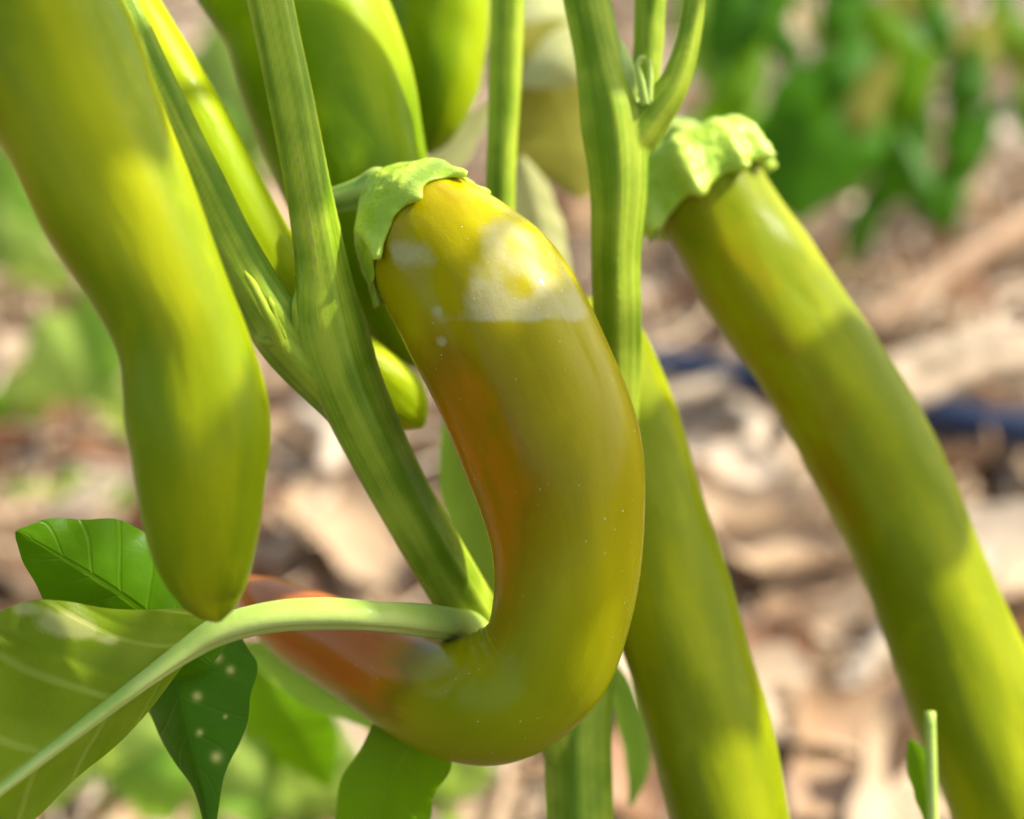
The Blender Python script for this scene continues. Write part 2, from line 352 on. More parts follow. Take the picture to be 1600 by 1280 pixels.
# ------------------------------------------------------------------ peppers
def lobed(seed, amp=0.03, bump=0.02, flat=0.0, pleat=0.0):
    r = random.Random(seed); p1, p2, p3, p4 = [r.uniform(0, 6.28) for _ in range(4)]
    def f(u, th):
        return (1 + amp*np.cos(3*th+p1+1.2*u) + amp*.6*np.cos(2*th+p2) + bump*np.sin(u*14+p3+np.sin(th+p1)*1.2)*np.cos(th+p2)
                + bump*.7*np.sin(u*27+p4+1.5*np.sin(th*2))*np.cos(th*2+p3) - flat*np.cos(th)**2
                + pleat*(np.sin(u*330+2*np.sin(th*2))+.6*np.sin(u*190+th))*np.exp(-((u-.555)/.035)**2)*np.maximum(0, np.sin(th))**3)
    return f
M_CALYX = None
def make_pepper(rows, label, mat, seed, ripe=None, sheen_paint=None, n=180, m=84, amp=.03, bump=.015, cal=None, ped=None, calmat=None, pedmat=None, flat=0.0, pleat=0.0):
    P = pix(rows); r0 = root('chili_pepper', P[0][:3], label, 'pepper', 'peppers hanging on the plant')
    t = Tube(P, n, m, lobed(seed, amp, bump, flat, pleat)); V = t.verts(); co = t.co(); px = project(V)
    uu = np.repeat(t.u, t.m); front = co[:, 0]; inner = co[:, 1]
    A = {'tubeco': co, 'ripe': ripe(uu, front, inner, px) if ripe else np.zeros(len(V))}
    if sheen_paint:
        A['sheen_paint'] = sheen_paint(uu, front, inner, px)
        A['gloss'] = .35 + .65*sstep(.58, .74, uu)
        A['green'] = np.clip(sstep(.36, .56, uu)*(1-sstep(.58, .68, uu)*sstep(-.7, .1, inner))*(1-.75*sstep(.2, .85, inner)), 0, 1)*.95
    body = mesh_obj('flesh', V, t.faces(), mat, r0, A)
    if cal: make_calyx(t, r0, calmat, **cal)
    if ped:
        tp = Tube(pix(ped), 40, 20, lambda u, th: 1+.06*np.cos(5*th))
        stv = np.tile(0.5+0.5*np.cos(tp.th*5), tp.n)
        mesh_obj('pedicel', tp.verts(), tp.faces(), pedmat, r0, {'streak': stv, 'cork': np.zeros(tp.n*tp.m)})
    return t, r0
def make_calyx(t, parent, mat, edge=0.12, tooth=0.05, teeth=6, phase=0.3, thick=0.0010, rib=0.0012, seed=1, lift=0.0012, dip=0.35, tilt=0.0, fr=0.0, ribw=.16, lumps=.00022):
    r = random.Random(seed); m = 150; th = np.linspace(0, 2*math.pi, m, endpoint=False); n = 46
    ks = [(phase+2*math.pi*(k+r.uniform(-.13, .13))/teeth, r.uniform(.7, 1.25)) for k in range(teeth)]
    ribv = np.zeros(m); tt = np.zeros(m)
    for a, h in ks:
        d = np.abs((th-a+math.pi) % (2*math.pi)-math.pi)
        ribv = np.maximum(ribv, h*np.exp(-(d/ribw)**2)); tt = np.maximum(tt, h*np.exp(-(d/.115)**2))
    E = (edge + tooth*tt + 0.0015*np.sin(th*9+seed))*(1+tilt*np.sin(th)+fr*np.cos(th))
    ui = np.linspace(0, 1, n)**1.15; V = []
    def sample(u):
        k = np.clip(u*(t.n-1), 0, t.n-1.001); i = k.astype(int); f = (k-i)
        g = lambda A: A[i]*(1-f)[:, None]+A[i+1]*f[:, None]
        rr = t.r[i]*(1-f)+t.r[i+1]*f
        sh = np.array([np.interp(x, np.arange(t.n), t.shape[:, j]) for x, j in zip(k, (np.arange(m)*t.m//m))])
        return g(t.C), g(t.T), g(t.N), g(t.B), rr*sh
    c, s_ = np.cos(th)[:, None], np.sin(th)[:, None]
    for q in ui:
        C, T, N, B, rr = sample(np.maximum(q*E, 1e-4)); d = N*c+B*s_
        grow = q**.8
        wr = 0.00008*np.sin(th*17+q*9+seed)*q
        h = thick*(1-.45*q**4) + rib*ribv*grow + lift*tt*np.clip((q-.72)/.28, 0, 1)**2 + wr
        h = h*(1 - dip*np.exp(-((q-.30)/.12)**2)*(1-np.minimum(1, ribv)))
        pp = C + d*(rr+h)[:, None]
        lump = np.array([n3(p_, 320, seed)+.6*n3(p_, 700, seed+3) for p_ in pp])*lumps*min(1, q*2)
        V.append(pp + d*lump[:, None])
    last = V[-1]
    C, T, N, B, rr = sample(E); d = N*c+B*s_
    V.append(last*0.55 + (C+d*(rr+.00003)[:, None])*0.45 + T*0.00035)
    C, T, N, B, rr = sample(np.maximum(E-.012, 1e-4)); d = N*c+B*s_
    V.append(C+d*(rr-.0004)[:, None])
    V = np.concatenate(V); nn = n+2
    F = grid_faces(nn, m).tolist() + [list(range(m))[::-1]]
    return mesh_obj('calyx', V, F, mat, parent, {'rib': np.tile(np.minimum(1, ribv), nn)})

s = NT('calyx_green'); o = s.obj()
col = s.mix(s.ramp(s.noise(o, 110, 3.0, .5), .25, .75), (0.28, 0.43, 0.025), (0.38, 0.52, 0.045))
col = s.mix(s.math('MULTIPLY', s.attr('rib'), .55), col, (0.55, 0.64, 0.10))
M_CALYX = s.principled(col, 0.36, .3, (1, .9, .2), .002, .04, spec=.22, nrm= s.bump(s.math('ADD', s.noise(o, 900, 2.0), s.math('MULTIPLY', s.noise(o, 330, 3.0), 1.2)), .55, .0006))
M_STEM = stem_mat('stem_green', (0.34, 0.41, 0.03), (0.115, 0.21, 0.004))
M_STEM2 = stem_mat('stem_pale', (0.42, 0.50, 0.10), (0.20, 0.34, 0.04))
M_PET = stem_mat('petiole_pale', (0.42, 0.50, 0.12), (0.30, 0.42, 0.06))

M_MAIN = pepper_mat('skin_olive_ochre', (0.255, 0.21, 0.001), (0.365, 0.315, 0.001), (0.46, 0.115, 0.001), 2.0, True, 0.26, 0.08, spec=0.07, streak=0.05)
M_LEFT = pepper_mat('skin_lime', (0.165, 0.22, 0.002), (0.33, 0.345, 0.004), seed=5.0, rough=.36, coat=.015)
M_RGT = pepper_mat('skin_yellow_green', (0.17, 0.205, 0.002), (0.30, 0.315, 0.003), seed=11.0, rough=.36, coat=.015)
M_GRN = pepper_mat('skin_green', (0.13, 0.225, 0.002), (0.27, 0.345, 0.004), seed=17.0, rough=.34, coat=.03)
M_BRT = pepper_mat('skin_bright_lime', (0.27, 0.36, 0.003), (0.40, 0.45, 0.005), seed=23.0, rough=.36, coat=.015)

def main_ripe(u, f, i, px):
    x, y = px[:, 0], px[:, 1]
    tip = sstep(.555, .79, u)*(.35+.65*sstep(-.85, .25, i-f*.1))*1.25
    inner = (.38*sstep(-.35, .75, i)*sstep(.10, .28, u)*(1-sstep(.46, .66, u)))
    top = .30*(1-sstep(.08, .26, u))
    blotch = .16*np.exp(-((x-770-.25*(y-680))/90)**2-((y-690)/170)**2)
    inner = inner + blotch + .20*sstep(.10, .22, u)*(1-sstep(.34, .56, u))
    return np.clip(np.maximum.reduce([tip, inner, top]), 0, 1)
def main_sheen_paint(u, f, i, px):  # mask for the sheen painted on the shoulder
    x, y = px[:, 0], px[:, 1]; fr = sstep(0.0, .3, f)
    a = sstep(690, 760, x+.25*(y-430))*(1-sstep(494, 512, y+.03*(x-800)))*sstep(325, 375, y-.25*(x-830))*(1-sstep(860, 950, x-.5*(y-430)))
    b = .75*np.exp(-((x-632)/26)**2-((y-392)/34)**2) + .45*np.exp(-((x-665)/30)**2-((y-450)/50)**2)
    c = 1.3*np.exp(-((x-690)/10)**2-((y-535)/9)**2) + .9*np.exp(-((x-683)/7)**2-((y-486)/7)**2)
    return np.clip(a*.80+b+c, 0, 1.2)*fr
main_rows = [(596, 300, 31.4, 18), (606, 307, 31.3, 50), (628, 328, 31.15, 82), (668, 367, 30.8, 106), (712, 415, 30.5, 126), (764, 480, 30.2, 140), (822, 592, 29.9, 141),
             (868, 712, 29.7, 138), (888, 842, 29.7, 119), (880, 955, 29.8, 108), (848, 1040, 30.0, 104), (772, 1090, 30.3, 103), (682, 1086, 31.0, 87),
             (577, 1031, 32.2, 76), (478, 982, 33.6, 62), (420, 945, 34.5, 44), (388, 918, 35.0, 20), (378, 908, 35.2, 3)]
tmain, pep_main = make_pepper(main_rows, 'olive and ochre C-shaped pepper with pale painted sheen and orange tip', M_MAIN, 3, main_ripe, main_sheen_paint, 460, 190, .020, .011, pleat=.012,
    cal=dict(edge=.073, tooth=.013, teeth=7, phase=.66, tilt=.10, fr=.03, seed=4, thick=.0011, lumps=.00035, rib=.0014, lift=.0006, ribw=.14, dip=.1), calmat=M_CALYX,
    ped=[(500, 316, 31.9, 20), (530, 312, 31.8, 21), (565, 303, 31.6, 25), (592, 298, 31.45, 36), (604, 306, 31.3, 40)], pedmat=M_STEM2)

def left_ripe(u, f, i, px): return .30*sstep(.0, .8, -f*.2+i)*(1-sstep(.5, .9, u)) + .18*sstep(.7, .95, u)
make_pepper([(-20, -160, 26.9, 60), (0, -130, 26.9, 118), (22, -60, 26.8, 136), (75, 70, 26.7, 140), (130, 185, 26.6, 132), (180, 296, 26.5, 123), (243, 425, 26.4, 110), (290, 538, 26.4, 104),
             (313, 660, 26.4, 114), (318, 760, 26.5, 103), (323, 860, 26.6, 81), (331, 922, 26.7, 57), (338, 956, 26.7, 32), (342, 972, 26.7, 4)],
            'large yellow-green pepper nearest the camera, blunt tip above the veined leaf', M_LEFT, 8, left_ripe, None, 220, 110, .04, .030)
make_pepper([(300, -200, 34, 40), (318, -170, 34, 100), (400, -80, 34, 122), (468, 10, 34, 127), (505, 110, 34, 131), (535, 215, 34, 126), (572, 330, 34, 108), (608, 440, 34, 86), (636, 515, 34, 58), (652, 556, 34, 30), (659, 575, 34, 4)],
            'broad green pepper behind the upright ridged stem, tip beside the ochre pepper', M_GRN, 12, None, None, 180, 84, .025, .015)
make_pepper([(690, -190, 37.5, 40), (690, -150, 37.5, 78), (684, -60, 37.5, 86), (680, 40, 37.5, 84), (676, 130, 37.5, 76), (671, 190, 37.5, 54), (668, 226, 37.5, 28), (667, 242, 37.5, 4)],
            'green pepper hanging from the top beside the slim middle stem', M_GRN, 14, None, None, 140, 64)
make_pepper([(90, -160, 32.8, 30), (105, -130, 32.8, 56), (190, 20, 32.6, 62), (272, 162, 32.4, 66), (344, 302, 32.4, 68), (420, 440, 32.5, 68), (502, 550, 32.7, 66), (560, 588, 32.9, 60), (618, 626, 33, 52), (646, 650, 33, 32), (662, 666, 33, 5)],
            'slim lime green pepper passing behind the stem fork, rounded tip showing', M_BRT, 16, None, None, 160, 64)
make_pepper([(905, 470, 34.6, 30), (912, 490, 34.6, 60), (930, 545, 34.6, 78), (960, 640, 34.5, 87), (998, 760, 34.4, 92), (1030, 880, 34.3, 95), (1064, 1010, 34.2, 97), (1100, 1130, 34.1, 97), (1140, 1280, 34, 94), (1180, 1420, 34, 80), (1208, 1530, 34, 50), (1222, 1590, 34, 5)],
            'straight green-yellow pepper partly hidden behind the ochre pepper and the stem', M_RGT, 19, None, None, 180, 84, .045, .03)
def r_ripe(u, f, i, px): return .33*sstep(-.1, .9, f*.6+i*.6)*(1-sstep(.35, .6, u))
make_pepper([(1062, 222, 36.4, 15), (1070, 234, 36.4, 60), (1084, 258, 36.3, 84), (1106, 302, 36.2, 90), (1142, 360, 36.1, 89), (1178, 420, 36.0, 94), (1215, 480, 36.0, 95), (1290, 592, 36.0, 96), (1360, 722, 36.0, 98), (1425, 858, 36.0, 99), (1482, 992, 36.0, 99),
             (1532, 1120, 36.0, 99), (1578, 1260, 36.0, 98), (1620, 1400, 36.0, 97), (1655, 1520, 36.0, 80), (1680, 1620, 36.0, 48), (1694, 1680, 36.0, 5)],
            'long straight yellow-green pepper with ribbed bright calyx at its top', M_RGT, 27, r_ripe, None, 240, 96, .045, .036,
            cal=dict(edge=.062, tooth=.006, teeth=9, phase=.25, seed=13, thick=.0026, rib=.0030, lift=.0002, tilt=.03, ribw=.15, dip=.0, lumps=.0005), calmat=M_CALYX,
            ped=[(960, 262, 35.7, 20), (1000, 225, 36.1, 22), (1035, 212, 36.4, 26), (1060, 220, 36.4, 38), (1070, 232, 36.4, 42)], pedmat=M_STEM2)

# ------------------------------------------------------------------ the plant
base = at(910, 1330, 34.2); base.z = 0
plant = root('pepper_plant', base, 'branching green pepper plant with ridged forked stems carrying the peppers', 'plant')
def ridge(k, a, ph):
    def f(u, th):
        w_ = 2*math.pi/k; x = ((th+ph+.12*np.sin(u*9+ph)) % w_) - w_/2
        return 1 + a*4.0*(math.cos(w_/2)/np.cos(x) - (1+math.cos(w_/2))/2) - .05*np.exp(-(np.minimum(np.abs(x-w_*.22), 9)/.07)**2) + .012*np.sin(u*40+ph)
    return f
foot = [at(908, 1290, 33.9), at(912, 1400, 34.3)]
low = [(*foot[0], pr(54, 34)), (*foot[1], pr(56, 34))] + [(foot[1].x+.003*k, foot[1].y+.004*k, foot[1].z*(1-k/4)-.01*(k == 4), .0067+.0004*k) for k in (1, 2, 3, 4)]
S1 = pix([(400, -130, 30.2, 37), (418, -20, 30.2, 37), (455, 160, 30.2, 36), (485, 320, 30.3, 38), (503, 430, 30.4, 44), (515, 515, 30.45, 58), (550, 620, 30.6, 53), (615, 755, 31.0, 48), (690, 885, 31.7, 46), (752, 985, 32.5, 46), (812, 1062, 33.2, 46), (862, 1120, 33.7, 46), (890, 1180, 33.9, 42), (902, 1250, 33.9, 36)])
S2 = pix([(893, -130, 32.3, 37), (912, -20, 32.3, 37), (935, 90, 32.3, 39), (957, 190, 32.3, 52), (966, 290, 32.3, 46), (962, 400, 32.4, 39), (964, 500, 32.6, 38), (962, 620, 33.0, 38), (945, 800, 33.6, 40), (920, 980, 33.9, 46), (906, 1120, 33.9, 52), (905, 1210, 33.9, 54)]) + low
S3 = pix([(798, -130, 34.4, 28), (793, -20, 34.4, 28), (787, 150, 34.4, 26), (781, 310, 34.4, 24), (788, 520, 34.5, 25), (815, 800, 34.6, 28), (850, 1010, 34.5, 32), (885, 1150, 34.1, 36)])
S4 = pix([(120, -110, 30.6, 34), (185, 10, 30.6, 35), (250, 150, 30.6, 36), (310, 275, 30.6, 37), (366, 388, 30.5, 39), (402, 455, 30.5, 43), (440, 515, 30.5, 47), (488, 572, 30.55, 46), (535, 630, 30.65, 36), (565, 680, 30.8, 24)])
S5 = pix([(1096, -130, 32.1, 17), (1088, -30, 32.1, 18), (1076, 60, 32.1, 20), (1054, 130, 32.1, 25), (1020, 178, 32.2, 32), (990, 216, 32.3, 36), (968, 250, 32.4, 30), (956, 285, 32.5, 16)])
S6 = pix([(1022, -130, 33.0, 24), (1016, -20, 33.0, 25), (1012, 80, 32.9, 24), (1000, 160, 32.7, 22), (980, 225, 32.5, 18)])
M7 = pix([(402, 528, 30.3, 8), (420, 532, 30.2, 13), (452, 534, 30.2, 15), (490, 540, 30.35, 14)])       # lip of the node
specs = [(S1, 520, ridge(5, .17, .55)), (S2, 420, ridge(5, .17, 1.2)), (S3, 200, ridge(5, .17, .3)), (S4, 220, ridge(5, .16, .9)), (S5, 120, ridge(6, .15, .3)), (S6, 100, ridge(5, .16, .2)), (M7, 40, None)]
Vs, Fs, off, sk = [], [], 0, []
for rows, n, shp in specs:
    t = Tube(rows, n, 56, shp); V = t.verts(); Vs.append(V)
    Fs += [[i+off for i in f] for f in t.faces()]; off += len(V); sk.append(t)
tmp = mesh_obj('stem', np.vstack(Vs), Fs, M_STEM, plant)
rm = tmp.modifiers.new('r', 'REMESH'); rm.mode = 'VOXEL'; rm.voxel_size = 0.00042
sm = tmp.modifiers.new('s', 'SMOOTH'); sm.factor = .5; sm.iterations = 5
bpy.context.view_layer.update()
em = bpy.data.meshes.new_from_object(tmp.evaluated_get(bpy.context.evaluated_depsgraph_get()))
tmp.modifiers.clear(); tmp.data = em; em.name = 'stem'
em.polygons.foreach_set('use_smooth', np.ones(len(em.polygons), dtype=bool))
SV = np.zeros(len(em.vertices)*3); em.vertices.foreach_get('co', SV); SV = SV.reshape(-1, 3)
AC = np.vstack([t.C for t in sk]); AN = np.vstack([t.N for t in sk]); AB = np.vstack([t.B for t in sk]); AR = np.concatenate([t.r for t in sk])
AU = np.concatenate([t.u*t.L*100 for t in sk]); AI = np.concatenate([np.full(t.n, k) for k, t in enumerate(sk)])
best = np.zeros(len(SV), dtype=int)
for a in range(0, len(SV), 4000):
    P = SV[a:a+4000]; d = np.sqrt(np.maximum((P**2).sum(1)[:, None]+(AC**2).sum(1)[None]-2*P@AC.T, 0)) - AR[None]
    best[a:a+4000] = d.argmin(1)
D = SV-AC[best]; th = np.arctan2((D*AB[best]).sum(1), (D*AN[best]).sum(1)); ui = AU[best]; ii = AI[best]
streak = (.5 + .20*np.sin(3*th+1.1+ii*2+.3*np.sin(ui*.5)) + .10*np.sin(7*th+ui*.15+ii) + .07*np.sin(17*th+2+.5*np.sin(ui*.8)) + .05*np.sin(37*th+np.sin(ui)*.4))
cork = np.exp(-((th-.12)/.035)**2)*(ii == 0)*sstep(2.5, 4.0, ui)*(1-sstep(5.6, 6.4, ui))*1.0
cork = np.maximum(cork, .55*np.exp(-((th+.55)/.03)**2)*(ii == 0)*(np.sin(ui*3)*.5+.5)*(1-sstep(5, 6, ui)))
A = em.attributes.new('sco', 'FLOAT_VECTOR', 'POINT'); A.data.foreach_set('vector', np.stack([np.cos(th)+ii*3, np.sin(th), ui], 1).astype(np.float32).ravel())
for k, a in (('streak', streak), ('cork', cork)):
    A = em.attributes.new(k, 'FLOAT', 'POINT'); A.data.foreach_set('value', a.astype(np.float32))

def little(name, rows, parent, mat=M_STEM2, n=24, m=12):
    t = Tube(pix(rows), n, m)
    return mesh_obj(name, t.verts(), t.faces(), mat, parent, {'streak': np.full(n*m, .7), 'cork': np.zeros(n*m)})
little('stipule', [(470, 600, 30.7, 10), (444, 550, 30.2, 10), (426, 508, 29.9, 9), (408, 470, 29.8, 7), (396, 446, 29.85, 7), (387, 433, 29.9, 5), (382, 424, 29.9, 2)], plant, M_STEM)
little('stipule', [(462, 570, 30.5, 7), (442, 525, 30.05, 6), (428, 492, 29.9, 5), (424, 476, 29.85, 6), (420, 464, 29.9, 2)], plant, M_STEM)
little('stipule', [(500, 620, 30.9, 16), (484, 560, 30.4, 18), (470, 508, 30.15, 13), (464, 480, 30.15, 9), (464, 460, 30.25, 5), (466, 445, 30.25, 2)], plant, M_STEM)
little('stipule', [(1010, 165, 31.9, 8), (1003, 130, 31.9, 6), (996, 102, 31.9, 5), (1004, 90, 31.9, 5), (1008, 94, 31.9, 2)], plant)
little('stipule', [(1014, 160, 31.9, 6), (1016, 120, 31.9, 5), (1014, 92, 31.9, 3)], plant)
little('bud', [(985, 160, 32.2, 16), (975, 110, 32.2, 17), (966, 75, 32.3, 12), (962, 60, 32.3, 3)], plant, M_PET)

def make_leaf(rows, mat, parent, wl=1.0, wr=1.0, al=0.0, ar=0.0, name='leaf', n=60, m=15, wave=.05, cup=0.15, seed=0, shape=None, spots=None, world=False, midrib=None, n0=None, pucker=0.05):
    """rows: (px,py,d,halfwidth px) along the midrib; al/ar lift the two halves out of the facing plane"""
    P, L = spl(rows if world else pix(rows), n); C, W = P[:, :3], np.maximum(P[:, 3], 1e-5)
    T, N, B = frames(C, n0); u = np.linspace(0, 1, n)
    v = np.linspace(-1, 1, 2*m+1); V = []
    for j, q in enumerate(v):
        side, ang = (wl, al) if q < 0 else (wr, ar)
        a = ang + cup*abs(q)
        dirv = B*math.cos(a)*(1 if q > 0 else -1) - N*math.sin(a)
        uw = wave*np.sin(u*19+seed+(2.1 if q > 0 else 0))*abs(q)**2*W + .4*wave*np.sin(u*41+seed*3+q*5)*W*abs(q)
        V.append(C + dirv*(abs(q)*side*W*(1+.05*np.sin(u*23+seed)))[:, None] + N*uw[:, None])
    V = np.stack(V, 1); ph = u[:, None]*6 - np.abs(v)[None]**.8*1.1
    V += N[:, None, :]*((pucker*W[:, None]*.25*np.abs(np.sin(math.pi*ph))*np.minimum(1, np.abs(v)*4)[None])[:, :, None])
    V = V.reshape(-1, 3); mm = 2*m+1
    A = {'lu': np.repeat(u, mm), 'lv': np.tile(v, n)}
    if spots:
        px = project(V); A['spot'] = np.clip(sum(np.exp(-((px[:, 0]-a)/c_)**2-((px[:, 1]-b)/(c_*(.5 if c_ > 15 else 1)))**2)*1.1 for a, b, c_ in spots), 0, 1)
    o = mesh_obj(name, V, grid_faces(n, mm, False), mat, parent, A)
    if midrib:
        r0, r1, mt = midrib
        t = Tube([(*c, r0+(r1-r0)*k) for c, k in zip(C[::4], u[::4])], n, 12)
        mesh_obj('midrib', t.verts(), t.faces(), mt, o, {'streak': np.tile(.5+.4*np.cos(t.th*2), n), 'cork': np.zeros(t.n*t.m)})
    return o
ML_UNDER = leaf_mat('leaf_underside', (0.14, 0.215, 0.005), (0.36, 0.43, 0.06), (0.36, 0.48, 0.01), .45, .38, 6.0, .8, glare_paint=True, blotch=(0.24, 0.31, 0.03))
ML_DARK = leaf_mat('leaf_dark', (0.036, 0.115, 0.002), (0.09, 0.18, 0.006), (0.12, 0.30, 0.002), .26, .38, 7.0, .25, True)
ML_MID = leaf_mat('leaf_mid', (0.095, 0.21, 0.002), (0.17, 0.28, 0.008), (0.26, 0.46, 0.003), .38, .40, 7.0, .6)
ML_LIGHT = leaf_mat('leaf_light', (0.16, 0.30, 0.03), (0.30, 0.42, 0.08), (0.36, 0.55, 0.04), .42, .42, 7.0, .4)
ML_BACK = leaf_mat('leaf_behind', (0.065, 0.165, 0.002), (0.11, 0.21, 0.006), (0.17, 0.36, 0.002), .3, .36, 7.0, .22)
ML_PALE = leaf_mat('leaf_pale', (0.31, 0.42, 0.07), (0.38, 0.48, 0.12), (0.46, 0.60, 0.07), .4, .4, 6.0, .3)
ML_OLIVE = leaf_mat('leaf_olive', (0.23, 0.22, 0.03), (0.33, 0.32, 0.06), (0.34, 0.30, 0.02), .35, .5, 7.0, .3)
ML_CREAM = leaf_mat('leaf_cream_sunlit', (0.52, 0.52, 0.20), (0.62, 0.60, 0.30), (0.62, 0.60, 0.2), .35, .45, 6.0, .4)  # pale yellow leaves; on the upper one the cream paints its sunlit face

# veined leaf in front, and its petiole
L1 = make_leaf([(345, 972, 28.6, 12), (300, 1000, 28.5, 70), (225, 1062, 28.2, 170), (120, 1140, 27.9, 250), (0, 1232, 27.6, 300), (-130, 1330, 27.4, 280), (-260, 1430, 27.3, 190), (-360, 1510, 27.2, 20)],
          ML_UNDER, plant, wl=.62, wr=.92, al=1.05, ar=.12, n=150, m=40, wave=.075, cup=.10, seed=2, pucker=.2, spots=[(95, 972, 42), (130, 985, 26), (40, 950, 24), (170, 1000, 17)])  # spots place the painted sun glare
L1['label'] = 'olive green leaf seen from its veined underside, painted sun glare near its top edge'
rib = [(800, 986, 33.8, 24), (760, 984, 32.6, 25), (724, 980, 31.4, 26), (678, 972, 30.1, 26), (590, 964, 28.9, 24), (500, 960, 28.6, 25), (420, 966, 28.45, 25), (345, 986, 28.42, 23), (290, 1018, 28.36, 18), (220, 1068, 28.16, 14), (120, 1143, 27.9, 11), (0, 1235, 27.6, 9), (-130, 1333, 27.35, 7), (-330, 1500, 27, 4)]
t = Tube(pix(rib), 160, 32, lambda u, th: 1+.05*np.cos(3*th)-.20*np.exp(-(((th-5.6+math.pi) % (2*math.pi)-math.pi)/.28)**2)+.02*np.sin(u*50))
pet = mesh_obj('petiole', t.verts(), t.faces(), M_PET, L1, {'streak': np.tile(.55+.35*np.cos(t.th*2+.8), t.n), 'cork': np.zeros(t.n*t.m)})
make_leaf([(330, 1040, 29.9, 40), (262, 985, 29.8, 102), (190, 930, 29.6, 112), (120, 885, 29.4, 88), (62, 850, 29.2, 46), (38, 837, 29.1, 18), (26, 830, 29.0, 3)],
          ML_BACK, plant, wl=1.0, wr=1.0, al=.2, ar=.3, n=70, m=16, wave=.05, cup=.15, seed=5, pucker=.1)
make_leaf([(250, 950, 30.2, 60), (265, 1000, 30.2, 110), (275, 1060, 30.1, 124), (290, 1130, 30.0, 108), (305, 1190, 30.0, 66), (318, 1240, 30.0, 30), (326, 1300, 30.0, 10), (330, 1345, 30, 2)],
          ML_DARK, plant, wl=1.0, wr=1.0, al=.2, ar=.75, n=150, m=45, wave=.03, cup=.15, seed=1, spots=[(340, 1028, 7), (360, 1047, 6), (308, 1088, 7), (312, 1145, 5), (338, 1183, 8), (283, 1240, 3), (352, 1120, 3)])
make_leaf([(690, 1120, 31.2, 30), (655, 1150, 31.3, 66), (620, 1200, 31.5, 76), (590, 1265, 31.7, 80), (565, 1350, 31.9, 66), (545, 1450, 32, 10)],
          ML_MID, plant, al=.15, ar=.3, n=50, m=12, seed=3, wave=.03)
make_leaf([(640, 1160, 36, 10), (560, 1110, 36, 30), (470, 1065, 36.5, 44), (410, 1030, 37, 30), (360, 1010, 37, 4)], ML_LIGHT, plant, al=.5, ar=.2, n=40, m=8, seed=9)
make_leaf([(400, 1030, 44, 10), (425, 1080, 44, 60), (455, 1130, 44, 70), (490, 1190, 44.5, 50), (515, 1230, 45, 6)], ML_MID, plant, al=.2, ar=.3, n=40, m=8, seed=11)
make_leaf([(700, 640, 37, 6), (715, 720, 37, 34), (738, 800, 37, 46), (755, 880, 37, 44), (772, 960, 37, 20), (780, 1010, 37, 4)], ML_LIGHT, plant, al=.3, ar=.2, n=40, m=8, seed=13)
make_leaf([(930, 1000, 37, 8), (960, 1060, 37, 20), (985, 1120, 37.5, 24), (1000, 1200, 38, 22), (985, 1260, 38, 4)], ML_LIGHT, plant, al=.4, ar=.3, n=30, m=6, seed=14)
make_leaf([(780, 60, 44, 20), (850, 110, 44.5, 95), (890, 180, 45, 110), (905, 250, 45, 90), (910, 310, 45, 6)], ML_OLIVE, plant, al=.1, ar=.1, n=40, m=10, seed=15, wave=.02)
make_leaf([(905, 125, 44.2, 20), (870, 90, 44, 70), (840, 30, 45, 100), (820, -60, 47, 90), (810, -140, 48, 10)], ML_CREAM, plant, al=.2, ar=.1, n=40, m=10, seed=16, wave=.03)
make_leaf([(815, 245, 40, 6), (830, 300, 40, 34), (846, 370, 40, 42), (862, 440, 40, 36), (880, 520, 40, 6)], ML_CREAM, plant, al=.3, ar=.3, n=40, m=8, seed=17)
make_leaf([(770, 160, 39, 6), (735, 205, 39, 24), (700, 250, 39, 32), (668, 300, 39, 28), (640, 350, 39, 4)], ML_CREAM, plant, al=.6, ar=.2, n=40, m=8, seed=18)

# ------------------------------------------------------------------ neighbours
def twig_tube(name, rows, parent, mat):
    t = Tube(pix(rows), 60, 12)
    return mesh_obj(name, t.verts(), t.faces(), mat, parent, {'streak': np.tile(.5+.3*np.cos(t.th*2), t.n), 'cork': np.zeros(t.n*t.m)})
b2 = at_ground(1400, 420); 
pl2 = root('pepper_plant', b2, 'blurred leafy pepper plant behind the long pepper, dark green drooping leaves', 'plant')
twig_tube('stem', [(1395, 450, 128, 9), (1375, 330, 122, 9), (1388, 250, 116, 9), (1430, 130, 112, 8), (1475, 20, 110, 8), (1500, -80, 108, 7)], pl2, M_STEM)
twig_tube('branch', [(1430, 130, 112, 7), (1500, 30, 110, 6), (1540, 60, 108, 6), (1620, 110, 106, 5)], pl2, M_STEM)
twig_tube('branch', [(1380, 260, 116, 7), (1300, 120, 108, 7), (1250, 0, 104, 6), (1230, -80, 102, 6)], pl2, M_STEM)
